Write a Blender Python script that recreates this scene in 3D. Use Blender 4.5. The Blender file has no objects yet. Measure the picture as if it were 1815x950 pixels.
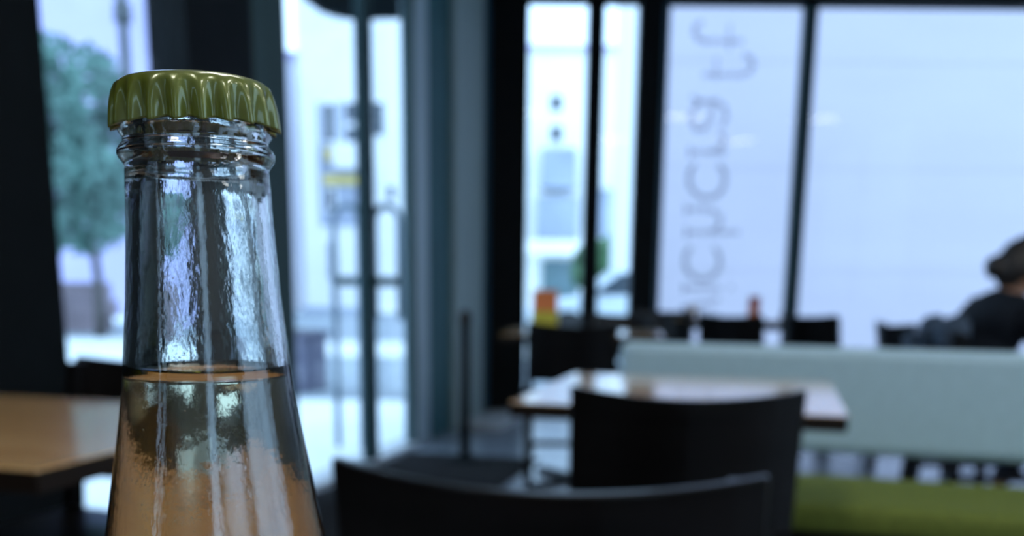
import bpy, bmesh, math, random
from mathutils import Vector, Matrix, noise as mnoise
random.seed(7)
S = bpy.context.scene
C = S.collection
PI = math.pi

# ------------------------------------------------------------------ camera
FPX, PX, PY, H = 1750.0, 907.5, 868.0, 1.0          # focal length and principal point (1815x950 frame), eye height
TH, RO = math.atan(373 / 1750), 0.0114              # tilt down, roll
Fv = Vector((0, math.cos(TH), -math.sin(TH)))
R0, U0 = Vector((1, 0, 0)), Vector((0, math.sin(TH), math.cos(TH)))
Rv = R0 * math.cos(RO) + U0 * math.sin(RO)
Uv = U0 * math.cos(RO) - R0 * math.sin(RO)
CAM = Vector((0, 0, H))
cd = bpy.data.cameras.new('camera')
cam = bpy.data.objects.new('camera', cd); C.objects.link(cam)
m = Matrix((Rv, Uv, -Fv)).transposed().to_4x4(); m.translation = CAM
cam.matrix_world = m
cd.sensor_width = 36; cd.sensor_fit = 'HORIZONTAL'
cd.lens = 36 * FPX / 1815
cd.shift_y = (868 - 475) / 1815
cd.clip_start = 0.01; cd.clip_end = 400
cd.dof.use_dof = True; cd.dof.focus_distance = 0.172; cd.dof.aperture_fstop = 14.0
S.camera = cam

# ------------------------------------------------------------------ sky, exposure
w = bpy.data.worlds.new('overcast_sky'); S.world = w; w.use_nodes = True
wn = w.node_tree.nodes; wl = w.node_tree.links
bg = wn['Background']
tc = wn.new('ShaderNodeTexCoord'); nz = wn.new('ShaderNodeTexNoise'); cr = wn.new('ShaderNodeValToRGB')
nz.inputs['Scale'].default_value = 2.5; nz.inputs['Detail'].default_value = 3
cr.color_ramp.elements[0].position = 0.3; cr.color_ramp.elements[0].color = (0.42, 0.66, 1.0, 1)
cr.color_ramp.elements[1].position = 0.7; cr.color_ramp.elements[1].color = (0.49, 0.72, 1.0, 1)
wl.new(tc.outputs['Generated'], nz.inputs['Vector']); wl.new(nz.outputs['Fac'], cr.inputs['Fac'])
wl.new(cr.outputs['Color'], bg.inputs['Color'])
bg.inputs['Strength'].default_value = 3.3
S.view_settings.view_transform = 'Standard'; S.view_settings.look = 'None'
S.view_settings.exposure = 0.0; S.view_settings.gamma = 1.0; S.view_settings.use_curve_mapping = False
S.cycles.max_bounces = 20; S.cycles.transmission_bounces = 16; S.cycles.transparent_max_bounces = 16
S.cycles.diffuse_bounces = 4; S.cycles.glossy_bounces = 8
S.cycles.use_denoising = True
S.cycles.caustics_refractive = False; S.cycles.caustics_reflective = False

# ------------------------------------------------------------------ measuring helpers
def ray(x, y): return Fv + Rv * ((x - PX) / FPX) - Uv * ((y - PY) / FPX)
def on_z(x, y, z): d = ray(x, y); return CAM + d * ((z - H) / d.z)
def on_Y(x, y, Y): d = ray(x, y); return CAM + d * (Y / d.y)
A0 = on_z(678, 810, 0); A1 = on_z(777, 768, 0)
UA = (A1 - A0).normalized(); NA = Vector((UA.y, -UA.x, 0))      # facade A: along, and towards the room
MA = Matrix((NA, UA, Vector((0, 0, 1)))).transposed().to_4x4(); MA.translation = A0
RA = math.atan2(NA.y, NA.x)                                     # room axis: NA is the room's x direction (about -15.5 deg)

# ------------------------------------------------------------------ materials
def mat(name, col, rough=0.5, metal=0.0, var=0.12, scale=8.0, bump=0.0, coat=0.0, spec=0.5, stretch=None, emit=0.0):
    mt = bpy.data.materials.new(name); mt.use_nodes = True
    n = mt.node_tree.nodes; l = mt.node_tree.links; p = n['Principled BSDF']
    p.inputs['Roughness'].default_value = rough; p.inputs['Metallic'].default_value = metal
    p.inputs['Specular IOR Level'].default_value = spec
    p.inputs['Coat Weight'].default_value = coat; p.inputs['Coat Roughness'].default_value = 0.06
    t = n.new('ShaderNodeTexCoord'); mp = n.new('ShaderNodeMapping'); no = n.new('ShaderNodeTexNoise')
    if stretch: mp.inputs['Scale'].default_value = stretch
    no.inputs['Scale'].default_value = scale; no.inputs['Detail'].default_value = 5
    l.new(t.outputs['Object'], mp.inputs['Vector']); l.new(mp.outputs['Vector'], no.inputs['Vector'])
    r = n.new('ShaderNodeValToRGB')
    lo = tuple(max(0, c * (1 - var)) for c in col) + (1,); hi = tuple(c * (1 + var) for c in col) + (1,)
    r.color_ramp.elements[0].position = 0.3; r.color_ramp.elements[0].color = lo
    r.color_ramp.elements[1].position = 0.7; r.color_ramp.elements[1].color = hi
    l.new(no.outputs['Fac'], r.inputs['Fac']); l.new(r.outputs['Color'], p.inputs['Base Color'])
    if bump:
        b = n.new('ShaderNodeBump'); b.inputs['Strength'].default_value = bump; b.inputs['Distance'].default_value = 0.01
        l.new(no.outputs['Fac'], b.inputs['Height']); l.new(b.outputs['Normal'], p.inputs['Normal'])
    if emit:
        p.inputs['Emission Color'].default_value = (1.0, 0.97, 0.93, 1); p.inputs['Emission Strength'].default_value = emit
    return mt

def pane_mat(name, tint, refl=1.0):
    mt = bpy.data.materials.new(name); mt.use_nodes = True
    n = mt.node_tree.nodes; l = mt.node_tree.links
    for q in list(n):
        if q.type != 'OUTPUT_MATERIAL': n.remove(q)
    out = [q for q in n if q.type == 'OUTPUT_MATERIAL'][0]
    tr = n.new('ShaderNodeBsdfTransparent'); tr.inputs['Color'].default_value = tint + (1,)
    gl = n.new('ShaderNodeBsdfGlossy'); gl.inputs['Roughness'].default_value = 0.02
    lw = n.new('ShaderNodeLayerWeight'); lw.inputs['Blend'].default_value = 0.5
    pw_ = n.new('ShaderNodeMath'); pw_.operation = 'POWER'; pw_.inputs[1].default_value = 5.0
    fr = n.new('ShaderNodeMath'); fr.operation = 'MULTIPLY_ADD'; fr.inputs[1].default_value = 0.8; fr.inputs[2].default_value = 0.006
    l.new(lw.outputs['Facing'], pw_.inputs[0]); l.new(pw_.outputs[0], fr.inputs[0])
    mx = n.new('ShaderNodeMixShader')
    l.new(fr.outputs[0], mx.inputs['Fac']); l.new(tr.outputs[0], mx.inputs[1]); l.new(gl.outputs[0], mx.inputs[2])
    l.new(mx.outputs[0], out.inputs['Surface'])
    return mt

def vinyl_mat():
    mt = bpy.data.materials.new('frosted_vinyl'); mt.use_nodes = True
    n = mt.node_tree.nodes; l = mt.node_tree.links; p = n['Principled BSDF']
    p.inputs['Base Color'].default_value = (0.30, 0.32, 0.36, 1); p.inputs['Roughness'].default_value = 0.7
    out = [q for q in n if q.type == 'OUTPUT_MATERIAL'][0]
    tr = n.new('ShaderNodeBsdfTransparent'); no = n.new('ShaderNodeTexNoise'); no.inputs['Scale'].default_value = 30
    mr = n.new('ShaderNodeMapRange'); mr.inputs['To Min'].default_value = 0.20; mr.inputs['To Max'].default_value = 0.27
    mx = n.new('ShaderNodeMixShader')
    l.new(no.outputs['Fac'], mr.inputs['Value']); l.new(mr.outputs['Result'], mx.inputs['Fac'])
    l.new(tr.outputs[0], mx.inputs[1]); l.new(p.outputs[0], mx.inputs[2]); l.new(mx.outputs[0], out.inputs['Surface'])
    return mt

def glass_mat(name, ior, color, bump=0.0, absorb=None, density=0.0, rough=0.0):
    mt = bpy.data.materials.new(name); mt.use_nodes = True
    n = mt.node_tree.nodes; l = mt.node_tree.links
    for q in list(n):
        if q.type != 'OUTPUT_MATERIAL': n.remove(q)
    out = [q for q in n if q.type == 'OUTPUT_MATERIAL'][0]
    g = n.new('ShaderNodeBsdfGlass'); g.inputs['IOR'].default_value = ior; g.inputs['Color'].default_value = color + (1,)
    g.inputs['Roughness'].default_value = rough
    l.new(g.outputs[0], out.inputs['Surface'])
    if bump:
        t = n.new('ShaderNodeTexCoord'); mp = n.new('ShaderNodeMapping'); mp.inputs['Scale'].default_value = (1, 1, 0.4)
        no = n.new('ShaderNodeTexNoise'); no.inputs['Scale'].default_value = 900; no.inputs['Detail'].default_value = 3
        n2 = n.new('ShaderNodeTexNoise'); n2.inputs['Scale'].default_value = 160; n2.inputs['Detail'].default_value = 2
        ad = n.new('ShaderNodeMath'); ad.operation = 'MULTIPLY_ADD'; ad.inputs[1].default_value = 0.12
        b = n.new('ShaderNodeBump'); b.inputs['Strength'].default_value = bump; b.inputs['Distance'].default_value = 0.0002
        l.new(t.outputs['Object'], mp.inputs['Vector']); l.new(mp.outputs['Vector'], no.inputs['Vector'])
        l.new(mp.outputs['Vector'], n2.inputs['Vector'])
        l.new(n2.outputs['Fac'], ad.inputs[0]); l.new(no.outputs['Fac'], ad.inputs[2])
        l.new(ad.outputs[0], b.inputs['Height']); l.new(b.outputs['Normal'], g.inputs['Normal'])
    if absorb:
        v = n.new('ShaderNodeVolumeAbsorption'); v.inputs['Color'].default_value = absorb + (1,); v.inputs['Density'].default_value = density
        l.new(v.outputs[0], out.inputs['Volume'])
    return mt

def wood_mat(name, col, dark, rough=0.25, scale=3.0):
    mt = bpy.data.materials.new(name); mt.use_nodes = True
    n = mt.node_tree.nodes; l = mt.node_tree.links; p = n['Principled BSDF']
    p.inputs['Roughness'].default_value = rough
    p.inputs['Coat Weight'].default_value = 1.0; p.inputs['Coat Roughness'].default_value = 0.10; p.inputs['Coat IOR'].default_value = 1.6
    t = n.new('ShaderNodeTexCoord'); mp = n.new('ShaderNodeMapping'); mp.inputs['Scale'].default_value = (1.0, 14.0, 14.0)
    no = n.new('ShaderNodeTexNoise'); no.inputs['Scale'].default_value = scale; no.inputs['Detail'].default_value = 6
    no.inputs['Distortion'].default_value = 1.2
    r = n.new('ShaderNodeValToRGB')
    r.color_ramp.elements[0].position = 0.35; r.color_ramp.elements[0].color = dark + (1,)
    r.color_ramp.elements[1].position = 0.65; r.color_ramp.elements[1].color = col + (1,)
    l.new(t.outputs['Object'], mp.inputs['Vector']); l.new(mp.outputs['Vector'], no.inputs['Vector'])
    l.new(no.outputs['Fac'], r.inputs['Fac']); l.new(r.outputs['Color'], p.inputs['Base Color'])
    return mt

M = dict(
    black_metal=mat('black_metal', (0.005, 0.007, 0.008), 0.6, spec=0.08),
    black_wall=mat('black_wall', (0.004, 0.006, 0.007), 0.8, spec=0.1),
    grey_metal=mat('grey_metal', (0.05, 0.085, 0.09), 0.7, spec=0.1, scale=3, stretch=(6, 6, .4)),
    pale_metal=mat('pale_metal', (0.34, 0.44, 0.50), 0.5, scale=3, stretch=(6, 6, .4)),
    taupe_metal=mat('taupe_metal', (0.27, 0.35, 0.35), 0.6, scale=3, stretch=(6, 6, .4)),
    teal_panel=mat('teal_panel', (0.020, 0.095, 0.11), 0.6, scale=2, spec=0.25),
    stile_teal=mat('dark_teal_metal', (0.012, 0.036, 0.040), 0.6, scale=2, spec=0.2),
    blue_panel=mat('blue_panel', (0.03, 0.085, 0.13), 0.5, scale=2, spec=0.3),
    sill=mat('sill_stone', (0.45, 0.48, 0.5), 0.5),
    handle=mat('satin_handle_metal', (0.14, 0.21, 0.27), 0.4, scale=20, stretch=(1, 1, .1)),
    steel=mat('brushed_steel', (0.45, 0.5, 0.53), 0.3, metal=1.0, scale=20, stretch=(1, 1, .1)),
    floor=mat('polished_floor', (0.22, 0.25, 0.29), 0.2, var=0.25, scale=2.0, bump=0.01, spec=0.8),
    mat_rug=mat('door_mat', (0.012, 0.012, 0.012), 0.95, var=0.3, scale=80, bump=0.4, spec=0.1),
    ceiling=mat('ceiling_paint', (0.55, 0.55, 0.54), 0.9, scale=2),
    inner_wall=mat('inner_wall_paint', (0.50, 0.49, 0.46), 0.85, scale=2),
    black_wood=mat('black_stained_wood', (0.004, 0.0035, 0.0035), 0.3, var=0.4, scale=4, stretch=(1, 1, 12), spec=0.16),
    wood=wood_mat('oak_table_wood', (0.70, 0.45, 0.20), (0.48, 0.27, 0.10)),
    front_wood=wood_mat('darker_oak_table_wood', (0.34, 0.165, 0.06), (0.22, 0.095, 0.03)),
    wood_edge=mat('dark_table_edge', (0.012, 0.007, 0.004), 0.5, scale=6, spec=0.2),
    leather=mat('grey_leather', (0.35, 0.51, 0.59), 0.55, var=0.05, scale=40, bump=0.05),
    green=mat('olive_upholstery', (0.105, 0.135, 0.02), 0.7, spec=0.25, var=0.2, scale=60, bump=0.1),
    cap=mat('cap_lacquer', (0.115, 0.140, 0.018), 0.32, metal=0.25, var=0.12, scale=300, coat=0.6),
    liner=mat('cap_liner', (0.10, 0.035, 0.012), 0.6),
    jacket=mat('black_knit', (0.008, 0.011, 0.016), 0.85, scale=30, bump=0.1, spec=0.2),
    jeans=mat('dark_trousers', (0.012, 0.016, 0.025), 0.9, scale=30, spec=0.2),
    coat=mat('grey_blue_coat', (0.05, 0.075, 0.11), 0.9, var=0.5, scale=9, bump=0.5),
    skin=mat('skin', (0.26, 0.13, 0.075), 0.5, var=0.06, scale=6),
    hair=mat('dark_brown_hair', (0.012, 0.008, 0.006), 0.5, var=0.4, scale=20, stretch=(1, 1, 6)),
    clip=mat('hair_clip_grey', (0.20, 0.26, 0.28), 0.3),
    orange=mat('orange_card', (0.60, 0.15, 0.03), 0.6), yellow=mat('yellow_green_card', (0.42, 0.36, 0.02), 0.6),
    red=mat('brick_red_card', (0.38, 0.05, 0.015), 0.6), paper=mat('peach_paper_cup', (0.85, 0.62, 0.42), 0.7),
    white_render=mat('white_render', (0.90, 0.90, 0.88), 0.9, var=0.03, scale=1.2),
    white_panel=mat('white_wall_panel', (0.49, 0.445, 0.50), 0.85, var=0.035, scale=0.9, stretch=(.5, 1, 2)),
    pale_render=mat('pale_render', (0.50, 0.47, 0.70), 0.9, var=0.08, scale=0.6),
    bluegrey=mat('blue_grey_cladding', (0.34, 0.38, 0.46), 0.8, scale=1),
    dark_glass=mat('dark_window_glass', (0.05, 0.07, 0.09), 0.15, scale=1),
    shop_dark=mat('shopfront_teal', (0.10, 0.17, 0.19), 0.5, scale=2),
    sign_yellow=mat('yellow_sign', (0.70, 0.55, 0.12), 0.6),
    pink_wall=mat('pinkish_masonry', (0.24, 0.19, 0.21), 0.9, var=0.2, scale=3),
    pave=mat('pale_paving', (0.84, 0.86, 0.86), 0.85, var=0.06, scale=1.5),
    asphalt=mat('asphalt', (0.27, 0.31, 0.34), 0.9, var=0.12, scale=2),
    paint=mat('road_paint', (0.75, 0.76, 0.74), 0.8),
    leaf=mat('tree_leaf', (0.11, 0.22, 0.19), 0.8, var=0.5, scale=1.2),
    bark=mat('bark', (0.08, 0.07, 0.065), 0.9, var=0.3, scale=12),
    bush=mat('bush_leaf', (0.06, 0.14, 0.06), 0.8, var=0.4, scale=3),
    pole=mat('grey_pole', (0.06, 0.07, 0.08), 0.5),
    violet=mat('violet_planter', (0.13, 0.13, 0.19), 0.7),
    awning=mat('dark_awning', (0.015, 0.022, 0.028), 0.9),
    car=mat('car_paint', (0.65, 0.72, 0.78), 0.3, coat=0.5), tyre=mat('tyre_rubber', (0.02, 0.02, 0.02), 0.8),
    lamp=mat('lamp_diffuser', (0.9, 0.9, 0.88), 0.5, emit=20.0),
    window_glass=pane_mat('window_glass', (0.98, 0.99, 0.985)),
    vinyl=vinyl_mat(),
    bottle=glass_mat('bottle_glass', 1.50, (0.97, 0.99, 0.985), bump=0.2),
    drink=glass_mat('pale_gold_drink', 1.34, (1, 1, 1), bump=0.0, absorb=(1.0, 0.90, 0.38), density=20.0),
    bubble=glass_mat('bubble', 0.75, (1, 1, 1)),
)

# ------------------------------------------------------------------ mesh helpers
class MB:
    def __init__(s): s.bm = bmesh.new()
    def box(s, x0, x1, y0, y1, z0, z1, T=None):
        v = [s.bm.verts.new((x, y, z)) for x in (x0, x1) for y in (y0, y1) for z in (z0, z1)]
        for f in ((0, 1, 3, 2), (4, 6, 7, 5), (0, 4, 5, 1), (2, 3, 7, 6), (0, 2, 6, 4), (1, 5, 7, 3)):
            s.bm.faces.new([v[i] for i in f])
        if T:
            for q in v: q.co = T @ q.co
        return s
    def tube(s, pts, r, n=10, closed=False, caps=True):
        pts = [Vector(p) for p in pts]; rings = []
        rs = r if isinstance(r, (list, tuple)) else [r] * len(pts)
        ref = None
        for i, p in enumerate(pts):
            a = pts[max(i - 1, 0)]; b = pts[min(i + 1, len(pts) - 1)]
            d = (b - a).normalized()
            if ref is None: ref = Vector((0, 0, 1)) if abs(d.z) < 0.9 else Vector((1, 0, 0))
            x = d.cross(ref).normalized(); y = x.cross(d).normalized(); ref = y
            rings.append([s.bm.verts.new(p + (x * math.cos(2 * PI * k / n) + y * math.sin(2 * PI * k / n)) * rs[i]) for k in range(n)])
        for a, b in zip(rings, rings[1:]):
            for k in range(n): s.bm.faces.new((a[k], a[(k + 1) % n], b[(k + 1) % n], b[k]))
        if caps: s.bm.faces.new(rings[0][::-1]); s.bm.faces.new(rings[-1])
        return s
    def lathe(s, prof, n=64, cx=0, cy=0, cap0=False, cap1=False):
        rings = []
        for r, z in prof:
            if r < 1e-6: rings.append([s.bm.verts.new((cx, cy, z))])
            else: rings.append([s.bm.verts.new((cx + r * math.cos(2 * PI * k / n), cy + r * math.sin(2 * PI * k / n), z)) for k in range(n)])
        for a, b in zip(rings, rings[1:]):
            for k in range(n):
                k2 = (k + 1) % n
                if len(a) == 1 and len(b) == 1: continue
                if len(a) == 1: s.bm.faces.new((a[0], b[k2], b[k]))
                elif len(b) == 1: s.bm.faces.new((a[k], a[k2], b[0]))
                else: s.bm.faces.new((a[k], a[k2], b[k2], b[k]))
        if cap0 and len(rings[0]) > 1: s.bm.faces.new(rings[0][::-1])
        if cap1 and len(rings[-1]) > 1: s.bm.faces.new(rings[-1])
        return s
    def prism(s, poly, y0, y1):                       # polygon in x,z extruded along y
        a = [s.bm.verts.new((x, y0, z)) for x, z in poly]; b = [s.bm.verts.new((x, y1, z)) for x, z in poly]
        n = len(poly)
        s.bm.faces.new(a); s.bm.faces.new(b[::-1])
        for k in range(n): s.bm.faces.new((a[k], b[k], b[(k + 1) % n], a[(k + 1) % n]))
        return s
    def blob(s, c, r, sub=2, amp=0.25, sc=2.0, squash=(1, 1, 1)):
        g = bmesh.ops.create_icosphere(s.bm, subdivisions=sub, radius=1.0)
        for v in g['verts']:
            d = v.co.copy(); k = 1 + amp * mnoise.noise(d * sc + Vector(c))
            v.co = Vector((d.x * squash[0], d.y * squash[1], d.z * squash[2])) * r * k + Vector(c)
        return s
    def build(s, name, material, parent=None, smooth=False, bevel=0.0, T=None, recalc=True):
        if recalc: bmesh.ops.recalc_face_normals(s.bm, faces=s.bm.faces[:])
        me = bpy.data.meshes.new(name)
        if T: s.bm.transform(T)
        s.bm.to_mesh(me); s.bm.free()
        if smooth:
            for p in me.polygons: p.use_smooth = True
        o = bpy.data.objects.new(name, me); C.objects.link(o)
        for q in (material if isinstance(material, (list, tuple)) else [material]): me.materials.append(q)
        if parent: o.parent = parent
        if bevel:
            b = o.modifiers.new('bevel', 'BEVEL'); b.width = bevel; b.segments = 2; b.limit_method = 'ANGLE'
        return o

def empty(name, label, cat, loc=(0, 0, 0), rz=0.0, group=None, kind=None):
    o = bpy.data.objects.new(name, None); C.objects.link(o); o.empty_display_size = 0.1
    o.location = loc; o.rotation_euler = (0, 0, rz)
    return tag(o, label, cat, group, kind)
def tag(o, label=None, cat=None, group=None, kind=None):
    if label: o['label'] = label
    if cat: o['category'] = cat
    if group: o['group'] = group
    if kind: o['kind'] = kind
    return o
KIDS = {}
def copy_tree(o, parent=None):
    c = o.copy(); C.objects.link(c); c.parent = parent
    for ch in list(o.children): copy_tree(ch, c)
    return c
def struct(o): o['kind'] = 'structure'; return o
def setting_root(name, T=None):                       # a piece of the setting with parts
    o = bpy.data.objects.new(name, None); C.objects.link(o); o['kind'] = 'structure'
    if T: o.matrix_world = T
    return o

# ------------------------------------------------------------------ room shell
CEIL = 3.15
YB = 7.6                                              # facade B plane
XR, YK = 5.2, -3.6                                    # right wall, back wall
def A_at(s, n=0.0, z=0.0): return A0 + UA * s + NA * n + Vector((0, 0, z))
sK = (YK - A0.y) / UA.y
XK = A_at(sK).x
sC = 2.2                                              # corner post starts here on facade A
def slab(name, pts, z0, z1, material):
    b = MB(); a = [b.bm.verts.new((x, y, z0)) for x, y in pts]; c = [b.bm.verts.new((x, y, z1)) for x, y in pts]
    b.bm.faces.new(a[::-1]); b.bm.faces.new(c)
    for k in range(len(pts)): b.bm.faces.new((a[k], a[(k + 1) % len(pts)], c[(k + 1) % len(pts)], c[k]))
    return struct(b.build(name, material))
plan = [(XK, YK), (XR, YK), (XR, YB), (A_at(sC).x, YB), (A_at(sC).x, A_at(sC).y)]
slab('floor', plan, -0.06, 0.0, M['floor'])
slab('ceiling', [(XK - .3, YK - .2), (XR + .2, YK - .2), (XR + .2, YB + .12), (-.35, YB + .12)], CEIL, CEIL + 0.2, M['ceiling'])
for xa_, xb_ in ((XK - .3, .75), (1.65, XR + .2)): struct(MB().box(xa_, xb_, YK - .15, YK, -0.06, CEIL).build('wall_back', M['inner_wall']))
struct(MB().box(.75, 1.65, YK - .15, YK, -0.06, .9).build('wall_back_low', M['inner_wall']))
bw = bpy.data.objects.new('window_1', None); C.objects.link(bw); bw['kind'] = 'structure'
for x_ in (.75, 1.57): MB().box(x_, x_ + .08, YK - .11, YK - .03, .9, CEIL).build('window_frame', M['black_metal'], bw)
MB().box(.75, 1.65, YK - .075, YK - .065, .9, CEIL).build('pane', M['window_glass'], bw)
for ya, yc in ((YK, -2.6), (1.6, YB + .1)): struct(MB().box(XR, XR + .15, ya, yc, -0.06, CEIL).build('wall_right', M['inner_wall']))
struct(MB().box(XR, XR + .15, -2.6, 1.6, -0.06, .75).build('wall_right_low', M['inner_wall']))
rw = setting_root('window_2')
for y_ in (-2.6, -.54, 1.52): MB().box(XR + .03, XR + .11, y_, y_ + .08, .75, CEIL).build('window_frame', M['black_metal'], rw)
MB().box(XR + .065, XR + .075, -2.6, 1.6, .75, CEIL).build('pane', M['window_glass'], rw)

def fa(name, s0, s1, n0, n1, z0, z1, material, parent=None):
    b = MB().box(n0, n1, s0, s1, z0, z1)
    if parent: return b.build(name, material, parent)
    o = b.build(name, material); o.matrix_world = MA; return struct(o)
fa('wall_left', -7.7, -2.56, -.08, .05, 0, CEIL, M['black_wall'])
fa('wall_left', -9.6, -8.3, -.08, .05, 0, CEIL, M['black_wall'])
def a_window(name, s0, s1, z0, z1):
    r = setting_root(name, MA)
    fa('window_frame', s0, s1, -.05, .03, z0, z0 + .05, M['black_metal'], r)
    fa('window_frame', s0, s1, -.05, .03, z1 - .08, z1, M['black_metal'], r)
    fa('pane', s0, s1, -.012, -.004, z0 + .05, z1 - .08, M['window_glass'], r)
    return r
a_window('window_3', -8.3, -7.7, 0, CEIL)
a_window('window_4', -2.56, -1.84, 0, CEIL)
fa('column_left', -1.84, -1.38, -.10, .06, 0, CEIL, M['black_metal'])
fa('trim_2', -1.38, -1.07, -.05, .04, 0, CEIL, M['grey_metal'])
# double glass door
DH = 2.62
fa('trim_3', -1.07, .47, -.05, .04, DH, CEIL, M['teal_panel'])
fa('trim_4', -1.07, .66, -.10, .05, 0, .018, M['sill'])
for nm, s0, s1, hinge in (('door_1', -1.07, -.165, 0), ('door_2', -.160, .47, 1)):
    r = setting_root(nm, MA)
    a = (s0, s0 + .035) if hinge == 0 else (s1 - .035, s1); b_ = (s1 - .055, s1) if hinge == 0 else (s0, s0 + .055)
    fa('stile', a[0], a[1], -.025, .025, .02, DH - .01, M['grey_metal'], r)
    fa('stile', b_[0], b_[1], -.025, .025, .02, DH - .01, M['stile_teal'], r)
    i0, i1 = (a[1], b_[0]) if hinge == 0 else (b_[1], a[0])
    fa('rail', i0, i1, -.02, .02, DH - .05, DH - .01, M['grey_metal'], r)
    fa('pane', i0, i1, -.006, .006, .02, DH - .05, M['window_glass'], r)
def pull(parent, s, sign, z0, z1, reach, material):
    rr = reach / 2
    outer = [(s, sign * (.025 + rr + rr * math.cos(t)), z1 - rr + rr * math.sin(t)) for t in [PI * k / 10 for k in range(11)]]
    pts = [(s, sign * (.025 + reach), z0)] + outer + [(s, sign * .025, z1 - rr - .25), (s, sign * .025, z0)]
    MB().tube([(p[1], p[0], p[2]) for p in pts], .018, 10).build('handle', material, parent, smooth=True)
d1 = bpy.data.objects['door_1']; d2 = bpy.data.objects['door_2']
pull(d2, -.125, 1, .78, 1.37, .145, M['handle'])
pull(d1, -.20, -1, .08, 1.37, .15, M['handle'])
MB().box(-.19, -.026, -.21, -.08, .955, 1.005).build('lock_bar', M['grey_metal'], d1)
MB().box(.026, .17, -.16, -.09, .955, 1.005).build('lock_bar', M['grey_metal'], d2)
fa('trim_5', .47, .64, -.05, .05, 0, CEIL, M['pale_metal'])
fa('trim_6', .64, 1.14, -.04, .02, 0, CEIL, M['teal_panel'])
fa('trim_7', 1.14, 1.76, -.05, .05, 0, CEIL, M['taupe_metal'])
fa('trim_8', 1.76, sC, -.04, .02, 0, CEIL, M['blue_panel'])
fa('baseboard_left', 1.22, 2.25, .05, .34, 0, .03, M['sill'])
# corner column and facade B
xa = A_at(sC).x
struct(MB().box(xa - .1, .085, YB - .12, YB + .1, 0, CEIL).build('column_corner', M['black_metal']))
def bbox(name, x0, x1, y0, y1, z0, z1, material, parent=None):
    o = MB().box(x0, x1, y0, y1, z0, z1).build(name, material, parent)
    return o if parent else struct(o)
HB = 2.93
bbox('trim_9', .505, .625, YB - .05, YB + .06, 0, HB, M['black_metal'])
bbox('trim_10', .865, 1.035, YB - .10, YB + .06, 0, HB, M['black_metal'])
bbox('trim_11', 1.035, 1.085, YB - .06, YB + .02, 0, HB, M['blue_panel'])
bbox('trim_12', 2.045, 2.135, YB - .05, YB + .06, 0, HB, M['stile_teal'])
bbox('trim_13', .085, XR, YB - .08, YB + .08, HB, CEIL, M['black_metal'])
bbox('baseboard_far', .085, XR, YB - .03, YB + .05, 0, .08, M['black_metal'])
bbox('trim_14', 4.55, 4.64, YB - .05, YB + .06, 0, HB, M['stile_teal'])
for k, (x0, x1) in enumerate(((.085, .505), (.625, .865), (1.085, 2.045), (2.135, 4.55), (4.64, XR))):
    bbox('window_%d' % (k + 5), x0, x1, YB - .004, YB + .006, .08, HB, M['window_glass'])
# door mat
o = MB().box(.09, .88, -2.0, .20, 0.0, .006).build('door_mat', M['mat_rug'], bevel=.002); o.matrix_world = MA
tag(o, 'black entrance mat lying inside the double glass door', 'mat')

# ------------------------------------------------------------------ window lettering (reads correctly from the street)
LW = empty('window_lettering', 'grey frosted vertical word in serif letters on the tall window pane', 'lettering', (1.25, YB - .006, 1.0))
def glyph(strokes, y0, base, sc=62.0, width=.036):
    b = MB()
    for st in strokes:
        pts = []
        for a, h in st:
            p = on_Y(base + h * sc, y0 - a, YB - .006); pts.append((p.x - 1.25, p.z - 1.0))
        wd = width * (0.62 if len(st) == 2 and abs(st[0][1] - st[1][1]) < .05 else 1.0)
        for i, (p, q) in enumerate(zip(pts, pts[1:])):
            d = Vector((q[0] - p[0], q[1] - p[1])); L = d.length or 1e-6; d /= L; n = Vector((-d.y, d.x)) * wd / 2
            e = d * wd * .3
            dy = .0002 * (i % 2)
            poly = [(p[0] - e.x + n.x, p[1] - e.y + n.y), (q[0] + e.x + n.x, q[1] + e.y + n.y), (q[0] + e.x - n.x, q[1] + e.y - n.y), (p[0] - e.x - n.x, p[1] - e.y - n.y)]
            b.prism(poly, -.001 - dy, .001)
    bmesh.ops.remove_doubles(b.bm, verts=b.bm.verts, dist=1e-5)
    return b.build('letter', M['vinyl'], LW)
def ring(r, a0, a1, sx=1.0, ca=0.0):                   # arc in (a px, h) units; opening on the +a side
    return [(ca + r * math.cos(math.radians(t)), .5 + .5 * math.sin(math.radians(t))) for t in range(a0, a1 + 1, 12)]
glyph([[(0, 1.35), (0, .3), (4, .1), (14, 0), (26, .03), (34, .2)], [(-16, 1.0), (28, 1.0)]], 73, 1231)
glyph([[(0, -.05), (0, 1.0), (5, 1.25), (16, 1.35), (29, 1.3), (36, 1.1)], [(-7, .3), (30, .3)]], 133, 1251)
glyph([[(66, .05), (58, .2), (58, .72), (48, .95), (30, 1.0), (12, .85)], [(58, .62), (30, .55), (10, .4), (8, .15), (26, 0), (46, .08), (58, .3)]], 238, 1225)
glyph([[(0, 0), (0, 1.0)], [(0, .6), (10, .9), (24, 1.0), (32, .85)], [(-9, 0), (10, 0)]], 270, 1223)
glyph([ring(34, 42, 318)], 317, 1221, 64)
glyph([[(0, 0), (0, 1.48)], [(0, .7), (12, .96), (26, .98), (38, .8), (41, .5), (41, 0)], [(-9, 0), (9, 0)], [(32, 0), (50, 0)]], 412, 1216)
glyph([ring(32, 42, 318)], 463, 1214)
glyph([[(0, 0), (0, 1.0)], [(-9, 0), (9, 0)], [(-1, 1.36), (5, 1.36)]], 511, 1212)
glyph([[(0, 1), (15, 0), (28, 1), (42, 0), (56, 1)]], 588, 1210)

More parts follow.
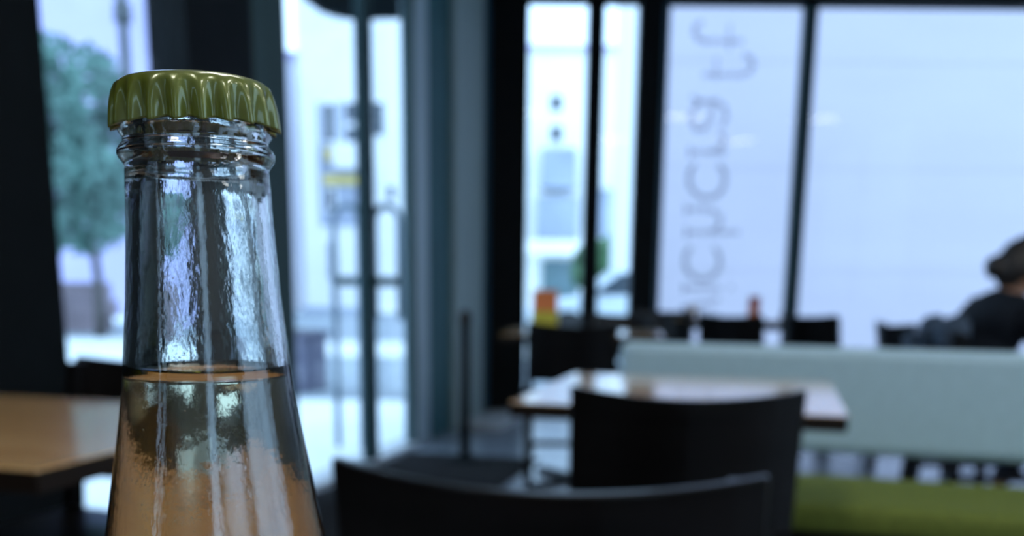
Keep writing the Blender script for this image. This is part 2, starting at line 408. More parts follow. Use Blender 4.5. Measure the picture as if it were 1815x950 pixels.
# ------------------------------------------------------------------ outside
struct(MB().box(-60, 60, -30, 130, -.30, -.065).build('ground', M['pave']))
struct(MB().box(-3.4, 1.5, 8.75, 13.6, -.065, -.055).build('road', M['asphalt']))
struct(MB().box(-9, 3.5, 17.0, 31, -.065, -.056).build('road_far', M['asphalt']))
struct(MB().box(-7, 3.0, 13.6, 16.6, -.065, -.052).build('road_marking', M['paint']))
# white panelled wall across from the right windows
wr = empty('white_wall_building', 'pale white panelled wall close outside the wide right windows', 'building', (1.72, 12.4, -.065))
MB().box(.02, 14, .05, 6, 0, 8.4).build('wall', M['white_render'], wr)
pm = None
for r_ in range(7):
    y = .004 * random.random()
    MB().box(.0, 14, y, .05, r_ * 1.2 + .002, r_ * 1.2 + 1.198).build('panel', M['white_panel'], wr)
def building(name, label, loc, wdt, dep, hgt, material, wins=(), bands=()):
    r = empty(name, label, 'building', loc)
    MB().box(0, wdt, 0, dep, 0, hgt).build('wall', material, r)
    MB().box(-.15, wdt + .15, -.15, dep, hgt, hgt + .2).build('roof', M['pale_render'], r)
    for x, z, ww, hh in wins:
        f = MB().box(x - .06, x + ww + .06, -.05, .05, z - .06, z + hh + .06).build('window', material, r)
        MB().box(x, x + ww, -.065, -.045, z, z + hh).build('pane', M['dark_glass'], f)
    for nm, mt, x0, x1, z0, z1, pr in bands:
        MB().box(x0, x1, -pr, .02, z0, z1).build(nm, M[mt], r)
    return r
def w_(Y, x0p, x1p, y0p, y1p, ox, oz=-.065):           # a rectangle of the far facade, from its measured corners
    p = on_Y(x0p, y1p, Y); q = on_Y(x1p, y0p, Y); return (p.x - ox, p.z - oz, q.x - p.x, q.z - p.z)
def b_(nm, mt, Y, x0p, x1p, y0p, y1p, ox, pr): x, z, a, c = w_(Y, x0p, x1p, y0p, y1p, ox); return (nm, mt, x, x + a, z, z + c, pr)
Y1 = 31.5; ox = -6.55
building('tall_white_building', 'tall white building with blue-grey recess and yellow sign seen through glass door', (ox, Y1, -.065), 3.95, 9, 13, M['white_render'],
         wins=[w_(Y1, 575, 592, 185, 250, ox), w_(Y1, 612, 638, 183, 216, ox), w_(Y1, 613, 640, 226, 252, ox), w_(Y1, 664, 680, 182, 240, ox),
               w_(Y1, 580, 593, 335, 372, ox), w_(Y1, 688, 700, 330, 352, ox), w_(Y1, 584, 598, 430, 495, ox)],
         bands=[b_('recess_panel', 'bluegrey', Y1, 568, 655, 182, 400, ox, .03), b_('sign', 'sign_yellow', Y1, 573, 640, 312, 327, ox, .12), b_('sign', 'sign_yellow', Y1, 577, 590, 262, 286, ox, .12),
                b_('balcony', 'white_render', Y1, 596, 655, 256, 300, ox, .5), b_('ledge', 'bluegrey', Y1, 540, 650, 545, 556, ox, .3)])
building('low_white_building', 'lower white building standing left of the tall one beyond the door', (-14.5, 34.8, -.065), 7.2, 8, 8.1, M['white_render'])
Y3 = 38.0; ox3 = -.4
building('white_block_with_two_windows', 'white block with two small dark windows seen between the black columns', (ox3, Y3, -.065), 5.6, 9, 9.1, M['white_render'],
         wins=[w_(Y3, 976, 996, 170, 196, ox3), w_(Y3, 976, 996, 224, 250, ox3)],
         bands=[b_('balcony', 'bluegrey', Y3, 958, 1020, 268, 336, ox3, .8), b_('balcony', 'bluegrey', Y3, 950, 1022, 352, 424, ox3, .8),
                b_('balcony', 'bluegrey', Y3, 1055, 1112, 338, 420, ox3, .6), b_('shopfront', 'shop_dark', Y3, 960, 1026, 462, 532, ox3, .2), b_('shop_awning', 'white_render', Y3, 930, 1022, 428, 452, ox3, 1.6)])
building('grey_hall', 'pale grey building filling the left window above the tree', (-19.5, 26, -.065), 10.2, 8, 15, M['pale_render'],
         wins=[(1.5, 4, 1.2, 2), (4.0, 4, 1.2, 2)])
g = on_z(100, 590, -.065)
ww = empty('low_garden_wall', 'pinkish grey low wall behind the tree outside the left window', 'wall', (-14, 18.4, -.065))
for r_ in range(3):
    for c_ in range(6):
        x0 = c_ * 1.3 - (0.65 if r_ % 2 else 0); x1 = min(x0 + 1.29, 6.6); x0 = max(x0, 0)
        if x1 - x0 < .1: continue
        MB().box(x0, x1, random.uniform(0, .015), .35, r_ * .31, r_ * .31 + .30).build('block', M['pink_wall'], ww)
# tree outside the left window
tp = on_z(178, 592, -.065); TX, TY = tp.x, 17.2
tr = empty('leafy_tree', 'blue-green leafy tree outside the left window', 'tree', (TX * TY / tp.y, TY, -.065))
MB().tube([(0, 0, 0), (.03, 0, 1.0), (-.05, .05, 1.9), (-.1, 0, 2.6)], [.10, .08, .07, .05], 8).build('trunk', M['bark'], tr, smooth=True)
lb = bmesh.new()
for k in range(5200):
    while True:
        p = Vector((random.uniform(-1, 1), random.uniform(-1, 1), random.uniform(-1, 1)))
        if p.length < 1 and mnoise.noise(p * 2.2) > -.18: break
    c = Vector((p.x * 1.75 - .45, p.y * 1.4, p.z * 1.75 + 3.1))
    a = Vector((random.uniform(-1, 1), random.uniform(-1, 1), random.uniform(-1, 1))).normalized() * .11
    b = a.orthogonal().normalized() * .055
    lb.faces.new([lb.verts.new(c + a), lb.verts.new(c + b), lb.verts.new(c - a), lb.verts.new(c - b)])
me = bpy.data.meshes.new('foliage'); lb.to_mesh(me); lb.free(); me.materials.append(M['leaf'])
fo = bpy.data.objects.new('foliage', me); C.objects.link(fo); fo.parent = tr; fo['kind'] = 'stuff'
pp = on_Y(222, 100, 15.0)
po = empty('street_pole', 'slim dark street pole rising behind the bottle cap', 'pole', (pp.x, 15.0, -.065))
MB().tube([(0, 0, 0), (0, 0, 7)], .075, 10).build('shaft', M['pole'], po, smooth=True)
MB().tube([(0, 0, 4.55), (0, 0, 4.8)], .12, 10).build('collar', M['pole'], po, smooth=True)
MB().lathe([(.16, 0), (.16, .05), (.08, .12)], 12, cap0=True, cap1=True).build('base', M['pole'], po)
pl = on_z(536, 697, -.065)
pv = empty('street_planter', 'dull violet-grey square planter on the pavement left of the glass door', 'planter', (pl.x - .12, pl.y + .2, -.065), RA)
MB().box(-.24, .24, -.24, .24, 0, .52).build('tub', M['violet'], pv, bevel=.02)
MB().box(-.27, .27, -.27, .27, .52, .57).build('rim', M['violet'], pv, bevel=.01)
MB().box(-.21, .21, -.21, .21, .57, .575).build('soil', M['bark'], pv)
# sagging fabric awning over the door, outside
aw = empty('fabric_awning', 'dark sagging fabric awning valance outside above the glass door', 'awning', A_at(-.2, -.35, 2.3), math.atan2(UA.y, UA.x))
pts = []
for px, py in ((480, -60), (520, -30), (548, 2), (575, 22), (605, 32), (640, 36), (690, 34), (745, 34), (800, 30)):
    d = ray(px, py); o_ = A0 + NA * -.35; t = ((o_ - CAM).dot(NA)) / d.dot(NA); p = CAM + d * t
    pts.append(((p - A_at(-.2, -.35)).dot(UA), p.z - 2.3))
top = max(p[1] for p in pts) + .45
MB().prism(pts + [(pts[-1][0], top), (pts[0][0], top)], -.02, .02).build('valance', M['awning'], aw)
MB().tube([(pts[0][0], 0, top), (pts[-1][0], 0, top)], .025, 8).build('rod', M['grey_metal'], aw, smooth=True)
for sx in (pts[1][0], pts[-2][0]): MB().tube([(sx, 0, top), (sx, -.36, top)], .015, 6).build('bracket', M['grey_metal'], aw)
# bush and a parked car between the columns
bs = on_z(1095, 540, -.065)
bu = empty('street_bush', 'round green bush seen through the narrow window by the black column', 'bush', (1.95, 21, -.065))
bb = MB()
for k in range(9): bb.blob((random.uniform(-.5, .6), random.uniform(-.4, .4), random.uniform(.7, 1.5)), random.uniform(.35, .5), 2, .5, 3)
bb.build('foliage', M['bush'], bu); MB().tube([(0, 0, 0), (0, 0, .8)], .05, 6).build('stem', M['bark'], bu)
car = empty('parked_car', 'pale blue car parked beyond the narrow window', 'car', (2.0, 15.6, -.065))
body = [(-1.9, .25), (-1.9, .62), (-1.55, .75), (-1.0, .82), (-.5, 1.22), (.65, 1.25), (1.25, .85), (1.85, .78), (1.9, .25)]
MB().prism(body, -.8, .8).build('body', M['car'], car, bevel=.05)
MB().prism([(-.85, .86), (-.45, 1.16), (.0, 1.18), (.0, .86)], -.815, -.795).build('side_window', M['dark_glass'], car)
MB().prism([(.08, .86), (.08, 1.18), (.6, 1.18), (1.02, .86)], -.815, -.795).build('side_window', M['dark_glass'], car)
for wx in (-1.2, 1.15):
    for wy in (-.78, .78):
        q = MB(); q.tube([(wx, wy - .09, .31), (wx, wy + .09, .31)], .31, 20); q.build('wheel', M['tyre'], car)

# ------------------------------------------------------------------ furniture
def make_chair(name='dining_chair'):
    r = empty(name, 'x', 'chair', (0, 0, 0))
    wd = .205
    # back panel, bulging away from the sitter, seat centre at the origin
    b = MB(); N = 14; rows = [(.535, 0), (.60, .012), (.70, .03), (.80, .048), (.812, .050)]
    def P(i, z, lean, off):
        t = -1 + 2 * i / N; return (t * (wd + .008), -.185 - lean - .060 * (1 - t * t) - off, z - (.016 * (1 - t * t) if z > .7 else 0))
    fr = [[b.bm.verts.new(P(i, z, l, .022)) for i in range(N + 1)] for z, l in rows]
    bk = [[b.bm.verts.new(P(i, z, l, 0)) for i in range(N + 1)] for z, l in rows]
    for g in (fr, bk):
        for a, c in zip(g, g[1:]):
            for i in range(N): b.bm.faces.new((a[i], a[i + 1], c[i + 1], c[i]))
    for i in range(N):
        b.bm.faces.new((fr[0][i], fr[0][i + 1], bk[0][i + 1], bk[0][i])); b.bm.faces.new((fr[-1][i], fr[-1][i + 1], bk[-1][i + 1], bk[-1][i]))
    for j in range(len(rows) - 1):
        for i in (0, N): b.bm.faces.new((fr[j][i], fr[j + 1][i], bk[j + 1][i], bk[j][i]))
    b.build('backrest', M['black_wood'], r, bevel=.004)
    for s in (-1, 1):
        q = MB(); x = s * (wd - .012)
        prof = [(-.235, 0), (-.190, .44), (-.200, .56), (-.236, .80)]
        vs = [[q.bm.verts.new((x + dx, y + dy, z)) for dx, dy in ((-.017, -.006), (.017, -.006), (.017, .030), (-.017, .030))] for y, z in prof]
        for a, c in zip(vs, vs[1:]):
            for k in range(4): q.bm.faces.new((a[k], a[(k + 1) % 4], c[(k + 1) % 4], c[k]))
        q.bm.faces.new(vs[0][::-1]); q.bm.faces.new(vs[-1]); q.build('leg', M['black_wood'], r, bevel=.003)
        MB().box(s * (wd - .03) - .019, s * (wd - .03) + .019, .165, .203, 0, .435).build('leg', M['black_wood'], r, bevel=.003)
        MB().box(s * (wd - .025) - .011, s * (wd - .025) + .011, -.19, .17, .18, .21).build('stretcher', M['black_wood'], r)
    MB().box(-.165, .165, .172, .195, .16, .19).build('stretcher', M['black_wood'], r)
    MB().box(-wd, wd, -.185, .215, .435, .462).build('seat', M['black_wood'], r, bevel=.010)
    MB().box(-.175, .175, -.165, .19, .39, .436).build('seat_frame', M['black_wood'], r)
    return r
chair0 = make_chair(); used = []
def chair(x, y, deg, label):
    o = chair0 if not used else copy_tree(chair0); used.append(o)
    o.scale = (1, 1, 1); o.location = (x, y, 0); o.rotation_euler = (0, 0, math.radians(deg)); o['label'] = label; o['group'] = 'black wooden cafe chairs'
    return o
def chair_back_at(p, q, deg, label, width_fix=0):       # p, q: the two top corners of its backrest on the plan
    c = (p + q) / 2; a = math.radians(deg); fwd = Vector((-math.sin(a), math.cos(a), 0))
    return chair(c.x + fwd.x * .235, c.y + fwd.y * .235, deg, label)
nc = chair_back_at(on_z(590, 808, .81), on_z(1372, 842, .81), -9.5, 'nearest black wooden chair, its broad curved back filling the bottom of the view')
nc.scale = (1.07, 1, 1)
chair_back_at(on_z(1016, 683, .81), on_z(1421, 690, .81), -5, 'black wooden chair drawn up to the near square table, curved top against its tabletop')
chair_back_at(on_z(942, 571, .81), on_z(1088, 571, .81), 3, 'black wooden chair beyond the near square table, at the table by the corner column')
chair_back_at(Vector((1.16, 6.2, 0)), Vector((1.47, 6.0, 0)), -40, 'black wooden chair in front of the red card table by the tall lettered window')
chair_back_at(Vector((1.71, 6.3, 0)), Vector((1.94, 6.1, 0)), -55, 'black wooden chair just right of the thin window mullion, behind the pale bench')
chair_back_at(on_z(1574, 571, .81), on_z(1608, 571, .81), -86, 'black wooden chair turned sideways between mullion and seated person')
chair(.63, 5.78, 172, 'black wooden chair across the corner table, facing into the room')
chair(.92, 6.62, 155, 'black wooden chair between corner table and lettered window, facing into the room')
cl = on_z(150, 660, .81)
chair(-.93, 2.05, 158, 'black wooden chair on the window side of the left wooden table')

def table(name, label, cx, cy, rz, wx, wy, z=.75, group='wooden cafe tables', top='wood'):
    r = empty(name, label, 'table', (cx, cy, 0), rz, group)
    MB().box(-wx / 2, wx / 2, -wy / 2, wy / 2, z - .0025, z).build('tabletop', M[top], r, bevel=.001)
    MB().box(-wx / 2 + .001, wx / 2 - .001, -wy / 2 + .001, wy / 2 - .001, z - .032, z - .0025).build('edge_band', M['wood_edge'], r)
    MB().box(-wx / 2 + .1, wx / 2 - .1, -.03, .03, z - .075, z - .032).build('crossbar', M['black_metal'], r)
    MB().tube([(0, 0, .02), (0, 0, z - .07)], .035, 14).build('column', M['black_metal'], r, smooth=True)
    for k in range(4):
        a = PI / 4 + k * PI / 2
        MB().box(0, min(wx, wy) * .5, -.03, .03, 0, .028, Matrix.Rotation(a, 4, 'Z')).build('foot', M['black_metal'], r, bevel=.004)
    return r
def table_from(name, label, front_l, front_r, depth, z=.75):
    d = front_r - front_l; rz = math.atan2(d.y, d.x); w_x = d.length
    n = Vector((-d.y, d.x, 0)).normalized(); c = (front_l + front_r) / 2 + n * depth / 2
    return table(name, label, c.x, c.y, rz, w_x, depth, z)
table_from('cafe_table', 'square wooden table with pale reflecting top behind the second chair', on_z(903, 712, .75), on_z(1505, 738, .75), .70)
table_from('cafe_table', 'wooden table near the corner column carrying the orange and yellow card', on_z(885, 592, .75), on_z(1178, 597, .75), .62)
t4 = table('cafe_table', 'wooden table beneath the lettered window carrying the red card', 1.62, 6.95, math.radians(-14), .95, .62)
pL = on_z(70, 833, .75)
ex = Vector((math.cos(RA), math.sin(RA), 0)); ey = Vector((-ex.y, ex.x, 0))
cL = pL - ex * .45 + ey * .325
table('cafe_table', 'brown wooden table at the left edge reflecting the window', cL.x, cL.y, RA, .90, .66)
table('cafe_table', 'wooden table the bottle stands on, at the very front', .10, .43, math.radians(-4), 1.1, .78, top='front_wood')
table('cafe_table', 'wooden table the seated person in black leans on', 2.72, 4.32, math.radians(-12), .66, .70)

# bench with grey back and green seat
bL = on_z(1085, 604, .81); bR = on_z(1815, 628, .81)
be = empty('upholstered_bench', 'long bench with grey padded back and olive green seat', 'bench', (.325, 3.06, 0), math.radians(-16.5))
MB().box(0, 2.6, .0, .085, .505, .815).build('backrest', M['leather'], be, bevel=.025)
MB().box(0.0, 2.6, -.47, -.03, .375, .452).build('seat', M['green'], be, bevel=.022)
MB().box(.02, 2.58, -.44, -.05, .12, .372).build('plinth', M['black_wood'], be)
for x in (.30, 1.75, 2.5): MB().box(x - .02, x + .02, .01, .05, .0, .52).build('back_post', M['black_metal'], be)
for x in (.08, 1.3, 2.52): MB().box(x - .03, x + .03, -.40, -.09, 0, .12).build('foot', M['black_metal'], be)

# cards and cup on tables, post by the door
def tent_card(name, label, loc, rz, w, h, mats):
    r = empty(name, label, 'card', loc, rz)
    for s in (-1, 1):
        T = Matrix.Translation((0, 0, 0)) @ Matrix.Rotation(s * .28, 4, 'X')
        d = h * math.sin(.28)
        q = MB().box(-w / 2, w / 2, s * d - .002, s * d + .002, 0, h * .48); 
        for v in q.bm.verts: v.co.y -= s * v.co.z * math.tan(.28)
        q.build('lower_leaf', mats[1], r)
        q = MB().box(-w / 2, w / 2, s * d - .002, s * d + .002, h * .48, h)
        for v in q.bm.verts: v.co.y -= s * v.co.z * math.tan(.28)
        q.build('upper_leaf', mats[0], r)
    return r
c3 = on_Y(966, 560, 5.05)
tent_card('tent_card', 'orange over yellow-green folded tent card on the corner table', (c3.x, 5.05, .75), math.radians(-8), .125, .20, (M['orange'], M['yellow']))
c4 = on_Y(1336, 555, 6.85)
tent_card('tent_card', 'small red folded tent card under the lettered window', (c4.x, 6.85, .75), math.radians(-10), .075, .155, (M['red'], M['orange']))
c5 = on_Y(1226, 560, 7.0)
pc = empty('paper_cup', 'small peach paper cup at the end of the red card table', 'cup', (c5.x + .01, 7.03, .75))
MB().lathe([(.022, 0), (.032, .075)], 20, cap0=True).build('cup_wall', M['paper'], pc, smooth=True)
MB().lathe([(.033, .073), (.0335, .078), (.031, .078)], 20).build('cup_rim', M['paper'], pc)
qp = on_z(824, 815, 0)
st = empty('slim_post', 'slim black floor post with brownish top beside the door frame', 'post', (qp.x, qp.y, 0))
MB().lathe([(.12, 0), (.12, .012), (.04, .03)], 24, cap0=True, cap1=True).build('base', M['black_metal'], st)
MB().tube([(0, 0, .03), (0, 0, .76)], .030, 14).build('shaft', M['black_metal'], st, smooth=True)
MB().lathe([(.034, .76), (.036, .80), (.02, .83), (0, .835)], 16, cap0=True).build('cap', M['wood_edge'], st, smooth=True)

# ------------------------------------------------------------------ seated person
YP = 4.3
def pw(x, y, dy=0.0): p = on_Y(x, y, YP); return Vector((p.x, YP + dy, p.z))
def skin_mesh(name, joints, edges, material, parent, sub=2, root=0):
    me = bpy.data.meshes.new(name)
    me.from_pydata([j[0] for j in joints], edges, [])
    o = bpy.data.objects.new(name, me); C.objects.link(o); o.parent = parent; me.materials.append(material)
    sk = o.modifiers.new('skin', 'SKIN'); sk.use_smooth_shade = True
    o.modifiers.new('sub', 'SUBSURF').levels = sub; o.modifiers['sub'].render_levels = sub
    for v, j in zip(me.skin_vertices[0].data, joints):
        v.radius = j[1] if isinstance(j[1], tuple) else (j[1], j[1]); v.use_root = False
    me.skin_vertices[0].data[root].use_root = True
    return o
pelv = Vector((2.05, YP, .53))
pe = empty('person', 'person in black seated sideways, leaning forward at the right window', 'person', (2.05, YP, 0))
def L(v): return Vector(v) - Vector((2.05, YP, 0))
P_ = [Vector((2.06, YP, .535)), Vector((2.02, YP, .66)), Vector((2.03, YP, .785)), Vector((2.085, YP, .90)), Vector((2.125, YP, .965)), Vector((2.14, YP, 1.005)),
      Vector((2.16, YP, 1.04)), Vector((2.165, YP, 1.085))]
joints = [(L(P_[0]), (.125, .15)), (L(P_[1]), (.105, .13)), (L(P_[2]), (.105, .145)), (L(P_[3]), (.10, .14)), (L(P_[4]), (.055, .06)), (L(P_[5]), (.052, .052)), (L(P_[6]), (.085, .075)), (L(P_[7]), (.085, .078))]
edges = [(k, k + 1) for k in range(7)]
def limb(base, pts):
    i0 = base
    for p, r in pts:
        joints.append((L(p), r)); edges.append((i0, len(joints) - 1)); i0 = len(joints) - 1
    return i0
hands = []
for s in (-1, 1):
    i = limb(3, [((2.09, YP + s * .165, .89), .058), ((2.27, YP + s * .20, .795), .045), ((2.47, YP + s * .17, .795), .036), ((2.60, YP + s * .10, .80), .026), ((2.66, YP + s * .08, .798), (.034, .018))])
    h = Vector((2.66, YP + s * .08, .798))
    for k, (dy, ln) in enumerate(((-.027, .058), (-.009, .068), (.009, .064), (.027, .05))):
        limb(i, [(h + Vector((.035, dy, .002)), .0095), (h + Vector((.035 + ln * .55, dy * 1.15, .0)), .0085), (h + Vector((.035 + ln, dy * 1.2, -.014)), .0075)])
    limb(i, [(h + Vector((.0, -s * .035, 0)), .0105), (h + Vector((.03, -s * .058, -.006)), .009)])
    limb(0, [((2.14, YP + s * .10, .525), .088), ((2.48, YP + s * .11, .515), .066), ((2.36 if s < 0 else 2.30, YP + s * .11, .28), .05), ((2.28 if s < 0 else 2.2, YP + s * .11, .085), .037), ((2.40 if s < 0 else 2.32, YP + s * .11, .04), (.036, .03))])
skin_mesh('body', joints, edges, M['skin'], pe)
# face: nose, lips, ears, eyes built on the bowed head (faces +x, tilted down)
HC = Vector((2.165, YP, 1.068)); HM = Matrix.Translation(L(HC)) @ Matrix.Rotation(math.radians(32), 4, 'Y')
hb = MB()
g = bmesh.ops.create_uvsphere(hb.bm, u_segments=28, v_segments=20, radius=1.0)
for v in g['verts']:
    x, y, z = v.co
    jaw = 1 - .25 * max(0, -z)
    X = x * .098 * (jaw if x < 0 else 1 - .10 * max(0, -z)); Yv = y * .074 * jaw; Z = z * .118
    if x > .3:
        X += .026 * math.exp(-(y / .16) ** 2) * math.exp(-((z + .16) / .18) ** 2)       # nose
        X += .009 * math.exp(-(y / .35) ** 2) * math.exp(-((z + .52) / .09) ** 2)        # lips
        X -= .012 * math.exp(-((abs(y) - .38) / .18) ** 2) * math.exp(-((z - .06) / .13) ** 2)   # eye sockets
        X += .008 * math.exp(-(y / .3) ** 2) * math.exp(-((z + .85) / .15) ** 2)         # chin
    v.co = (X, Yv, Z)
hb.build('head', M['skin'], pe, smooth=True, T=HM)
for s in (-1, 1):
    MB().blob((.083, s * .029, .006), .012, 2, 0).build('eye', M['hair'], pe, smooth=True, T=HM)
    MB().blob((-.005, s * .074, -.008), .03, 2, .1, 2, (.6, .28, 1)).build('ear', M['skin'], pe, smooth=True, T=HM)
hr = MB()
g = bmesh.ops.create_uvsphere(hr.bm, u_segments=28, v_segments=20, radius=1.0)
for v in g['verts']:
    x, y, z = v.co; k = 1 + .05 * mnoise.noise(Vector((x * 4, y * 14, z * 4)))
    front = max(0, x) * (1 if z < .55 else .3)
    X = x * .112 * k - .012; 
    if x > .15 and z < .55: X = min(X, .012 + .075 * max(0, z))
    low = -1.0 if x < .1 else -.25
    v.co = (X, y * .090 * k, max(z, low) * .130 * k + .010)
hr.build('hair', M['hair'], pe, smooth=True, T=HM)
MB().blob((-.100, 0, -.055), .052, 3, .25, 4).build('hair_bun', M['hair'], pe, smooth=True, T=HM)
MB().blob((-.055, -.045, .118), .022, 2, .15, 3, (1.2, .8, .8)).build('hair_clip', M['clip'], pe, smooth=True, T=HM)
# clothes
jk = [(L(P_[0] + Vector((0, 0, .02))), (.135, .16)), (L(P_[1]), (.12, .145)), (L(P_[2]), (.115, .16)), (L(P_[3]), (.105, .15)), (L(P_[4] + Vector((-.008, 0, -.015))), (.072, .075))]
je = [(k, k + 1) for k in range(4)]
for s in (-1, 1):
    i0 = 3
    for p, r in (((2.09, YP + s * .165, .89), .072), ((2.27, YP + s * .20, .795), .058), ((2.45, YP + s * .172, .797), .048), ((2.55, YP + s * .125, .80), .040)):
        jk.append((L(p), r)); je.append((i0, len(jk) - 1)); i0 = len(jk) - 1
skin_mesh('pullover', jk, je, M['jacket'], pe)
tk = [(L(P_[0]), (.138, .165)), (L(P_[0] + Vector((0, 0, .07))), (.125, .15))]; te = [(0, 1)]
for s in (-1, 1):
    i0 = 0
    for p, r in (((2.14, YP + s * .10, .525), .098), ((2.48, YP + s * .11, .515), .076), ((2.36 if s < 0 else 2.30, YP + s * .11, .28), .06), ((2.285 if s < 0 else 2.205, YP + s * .11, .10), .048)):
        tk.append((L(p), r)); te.append((i0, len(tk) - 1)); i0 = len(tk) - 1
skin_mesh('trousers', tk, te, M['jeans'], pe)
for s in (-1, 1):
    ax = 2.28 if s < 0 else 2.2
    MB().blob(tuple(L((ax + .075, YP + s * .11, .045))), .05, 2, .05, 2, (2.3, .85, .9)).build('shoe', M['tyre'], pe, smooth=True)
chair(2.07, YP, -90, 'black wooden chair under the seated person in black')
# coat over the chair back
ck = MB()
for k in range(9):
    ck.blob((random.uniform(-.05, .04), random.uniform(-.18, .18), random.uniform(-.12, .02)), random.uniform(.05, .07), 2, .5, 3, (.8, 1.2, 1.1))
co = ck.build('draped_coat', M['coat'], smooth=True); co.location = (1.83, YP, .78)
tag(co, 'crumpled grey-blue coat over the chair back behind the seated person', 'coat')

# ------------------------------------------------------------------ the bottle
def az(d): return math.atan2(d.x, d.y)
dl, dr = ray(191, 190), ray(493, 190)                  # the cap's two sides; the cap is 32 mm wide
aL, aR = az(dl), az(dr); DB = .0160 / math.sin((aR - aL) / 2); phi = (aL + aR) / 2
BX, BY = DB * math.sin(phi), DB * math.cos(phi)
def hz(d): return H + DB * d.z / math.hypot(d.x, d.y)
CAPC = Vector((BX, BY, hz(ray(342, 190))))
def prow(v, ul, ur):
    return (max(0.0, DB * math.sin((az(ray(ur, v)) - az(ray(ul, v))) / 2)), hz(ray((ul + ur) / 2, v)))
rows = [(240, 208, 482), (250, 216, 475), (258, 215, 476), (265, 210, 483), (272, 206, 487), (279, 206, 488), (285, 209, 486), (292, 215, 480), (300, 220, 477),
        (330, 221, 480), (399, 221, 484), (468, 221, 492), (536, 221, 500), (611, 219.5, 512), (645, 218, 516), (687, 216, 523), (737, 213, 534), (794, 207.5, 546.5), (850, 202, 561), (907, 196, 574), (948, 191, 583.5)]
prof = [prow(*r) for r in rows]
zb = .7504
body_tail = [(.0240, .938), (.0262, .922), (.0285, .905), (.0308, .886), (.0325, .868), (.0332, .85), (.0334, .82), (.0334, .77), (.0325, .757), (.030, zb + .0005)]
outer = [(.0118, CAPC.z + .0005), (.0128, CAPC.z), (.0132, prof[0][1] + .002)] + prof + body_tail
def interp(prof_, z):
    ps = sorted(prof_, key=lambda q: q[1])
    for a, b in zip(ps, ps[1:]):
        if a[1] <= z <= b[1]: t = (z - a[1]) / (b[1] - a[1] + 1e-9); return a[0] + (b[0] - a[0]) * t
    return ps[-1][0] if z > ps[-1][1] else ps[0][0]
smooth_neck = [q for q in prof if q[1] < prof[8][1]] + body_tail
def inner_r(z):
    if z > prof[9][1]: return interp(smooth_neck, prof[9][1]) - .0030 - .0012 * min(1, (z - prof[9][1]) / .006)
    return interp(smooth_neck, z) - .0026
bo = empty('glass_bottle', 'clear glass bottle of pale gold drink with olive green crown cap', 'bottle', (BX, BY, zb))
zs_in = [CAPC.z - .001 - k * (CAPC.z - .001 - .760) / 60 for k in range(61)]
inner = [(max(.004, inner_r(z)), z) for z in zs_in]
dense = []
for a, b in zip(outer, outer[1:]): dense += [a]
dense += [outer[-1]]
full = dense + [(0.0, zb + .004)]
b = MB(); NL = 128
loop = [(r, z - zb) for r, z in inner[::-1]]
loop = [(0.0, .0105)] + [(loop[0][0] * .75, .0100)] + loop + [(r, z - zb) for r, z in full]
b.lathe(loop, NL)
gb = b.build('glass_body', M['bottle'], bo, smooth=True)
# drink with meniscus; it overlaps the glass wall slightly so no air gap shows
zl = hz(ray(365, 662)); top_edge = hz(ray(365, 649))
lo = MB(); ri = inner_r(zl)
surf = [(0.0, zl - zb), (ri - .006, zl - zb), (ri - .0035, zl - zb + .0001), (ri - .0018, zl - zb + .0004), (ri - .0007, zl - zb + .0009), (ri + .0001, top_edge - zb + .0002)]
body = [(inner_r(z) + .00012, z - zb) for z in [zl - .001 - k * (zl - .001 - .7612) / 40 for k in range(41)]]
lo.lathe(surf + body + [(body[-1][0] * .75, .0099), (0.0, .0104)], NL)
lo.build('drink', M['drink'], bo, smooth=True)
# bubbles on the wall of the drink
bu_ = MB()
for k in range(46):
    z = random.uniform(.935, zl - .004); a = random.uniform(PI * 1.02, PI * 1.98); r = inner_r(z) - .0006
    bu_.blob((r * math.cos(a), r * math.sin(a), z - zb), random.uniform(.00010, .00022), 1, 0)
bb_ = bu_.build('bubbles', M['bubble'], bo, smooth=True); bb_['kind'] = 'stuff'
# crown cap with 21 flutes
cz = CAPC.z
cr_rows = [(137, 337, 337), (138.2, 300, 372), (140.5, 262, 412), (144.5, 226, 450), (150, 210, 470), (158, 201, 481), (170, 196, 487), (185, 192.5, 491), (200, 190, 494), (215, 188.5, 496), (226, 187.5, 496.5), (230, 188, 496)]
cp = [prow(*r) for r in cr_rows]
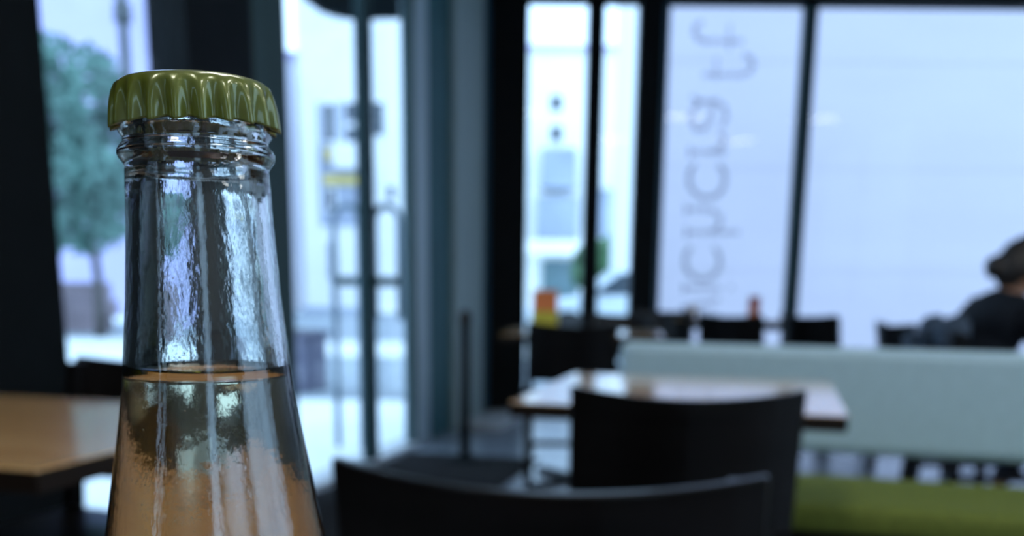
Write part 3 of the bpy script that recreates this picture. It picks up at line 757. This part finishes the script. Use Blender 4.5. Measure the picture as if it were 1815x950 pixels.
# the cap is level, so its own axis takes out the lean in the measured rows
b = MB(); NC = 21 * 12; rings = []
for j, (r, z) in enumerate(cp):
    if j == 0: rings.append([b.bm.verts.new((0, 0, z - zb))]); continue
    amp = 0.0 if j < 6 else .00130 * min(1.0, ((j - 5) / 4.0)) ** .9
    ring_ = []
    for k in range(NC):
        a = 2 * PI * k / NC + .11
        c = math.cos(21 * a); fl = -amp * (1 - math.copysign(abs(c) ** .8, c)) * .5 * 1.6
        zz = z - zb - (.0004 * (c) if j >= 9 else 0)
        ring_.append(b.bm.verts.new(((r + fl) * math.cos(a), (r + fl) * math.sin(a), zz)))
    rings.append(ring_)
for k in range(NC): b.bm.faces.new((rings[0][0], rings[1][k], rings[1][(k + 1) % NC]))
for A_, B_ in zip(rings[1:], rings[2:]):
    for k in range(NC): b.bm.faces.new((A_[k], B_[k], B_[(k + 1) % NC], A_[(k + 1) % NC]))
cpo = b.build('crown_cap', M['cap'], bo, smooth=True)
so = cpo.modifiers.new('solid', 'SOLIDIFY'); so.thickness = .00028; so.offset = -1
cpo.rotation_euler = (0, -.022, 0); cpo.location = Vector((0, 0, cz - zb)) - Matrix.Rotation(-.022, 3, 'Y') @ Vector((0, 0, cz - zb))
tag(cpo, 'olive green fluted metal crown cap')
MB().lathe([(0, cz - zb + .0012), (.0131, cz - zb + .0012), (.0133, cz - zb + .0003), (.0120, cz - zb + .0001), (0, cz - zb + .0001)], 48).build('cap_liner', M['liner'], bo)

# ------------------------------------------------------------------ ceiling lamps
lamp_spots = [(-.6, -.6), (1.4, -.9), (3.4, -.9), (.0, 1.6), (2.2, 1.3), (4.0, 1.3)]
first = None
for k, (x, y) in enumerate(lamp_spots):
    r = empty('ceiling_lamp', 'square recessed ceiling lamp with white diffuser', 'lamp', (x, y, CEIL), 0, 'recessed ceiling lamps')
    q = MB()
    for bx in ((-.32, .32, -.32, -.29), (-.32, .32, .29, .32), (-.32, -.29, -.29, .29), (.29, .32, -.29, .29)): q.box(*bx, -.02, .0)
    q.build('frame', M['pale_metal'], r)
    MB().box(-.29, .29, -.29, .29, -.012, -.002).build('diffuser', M['lamp'], r)
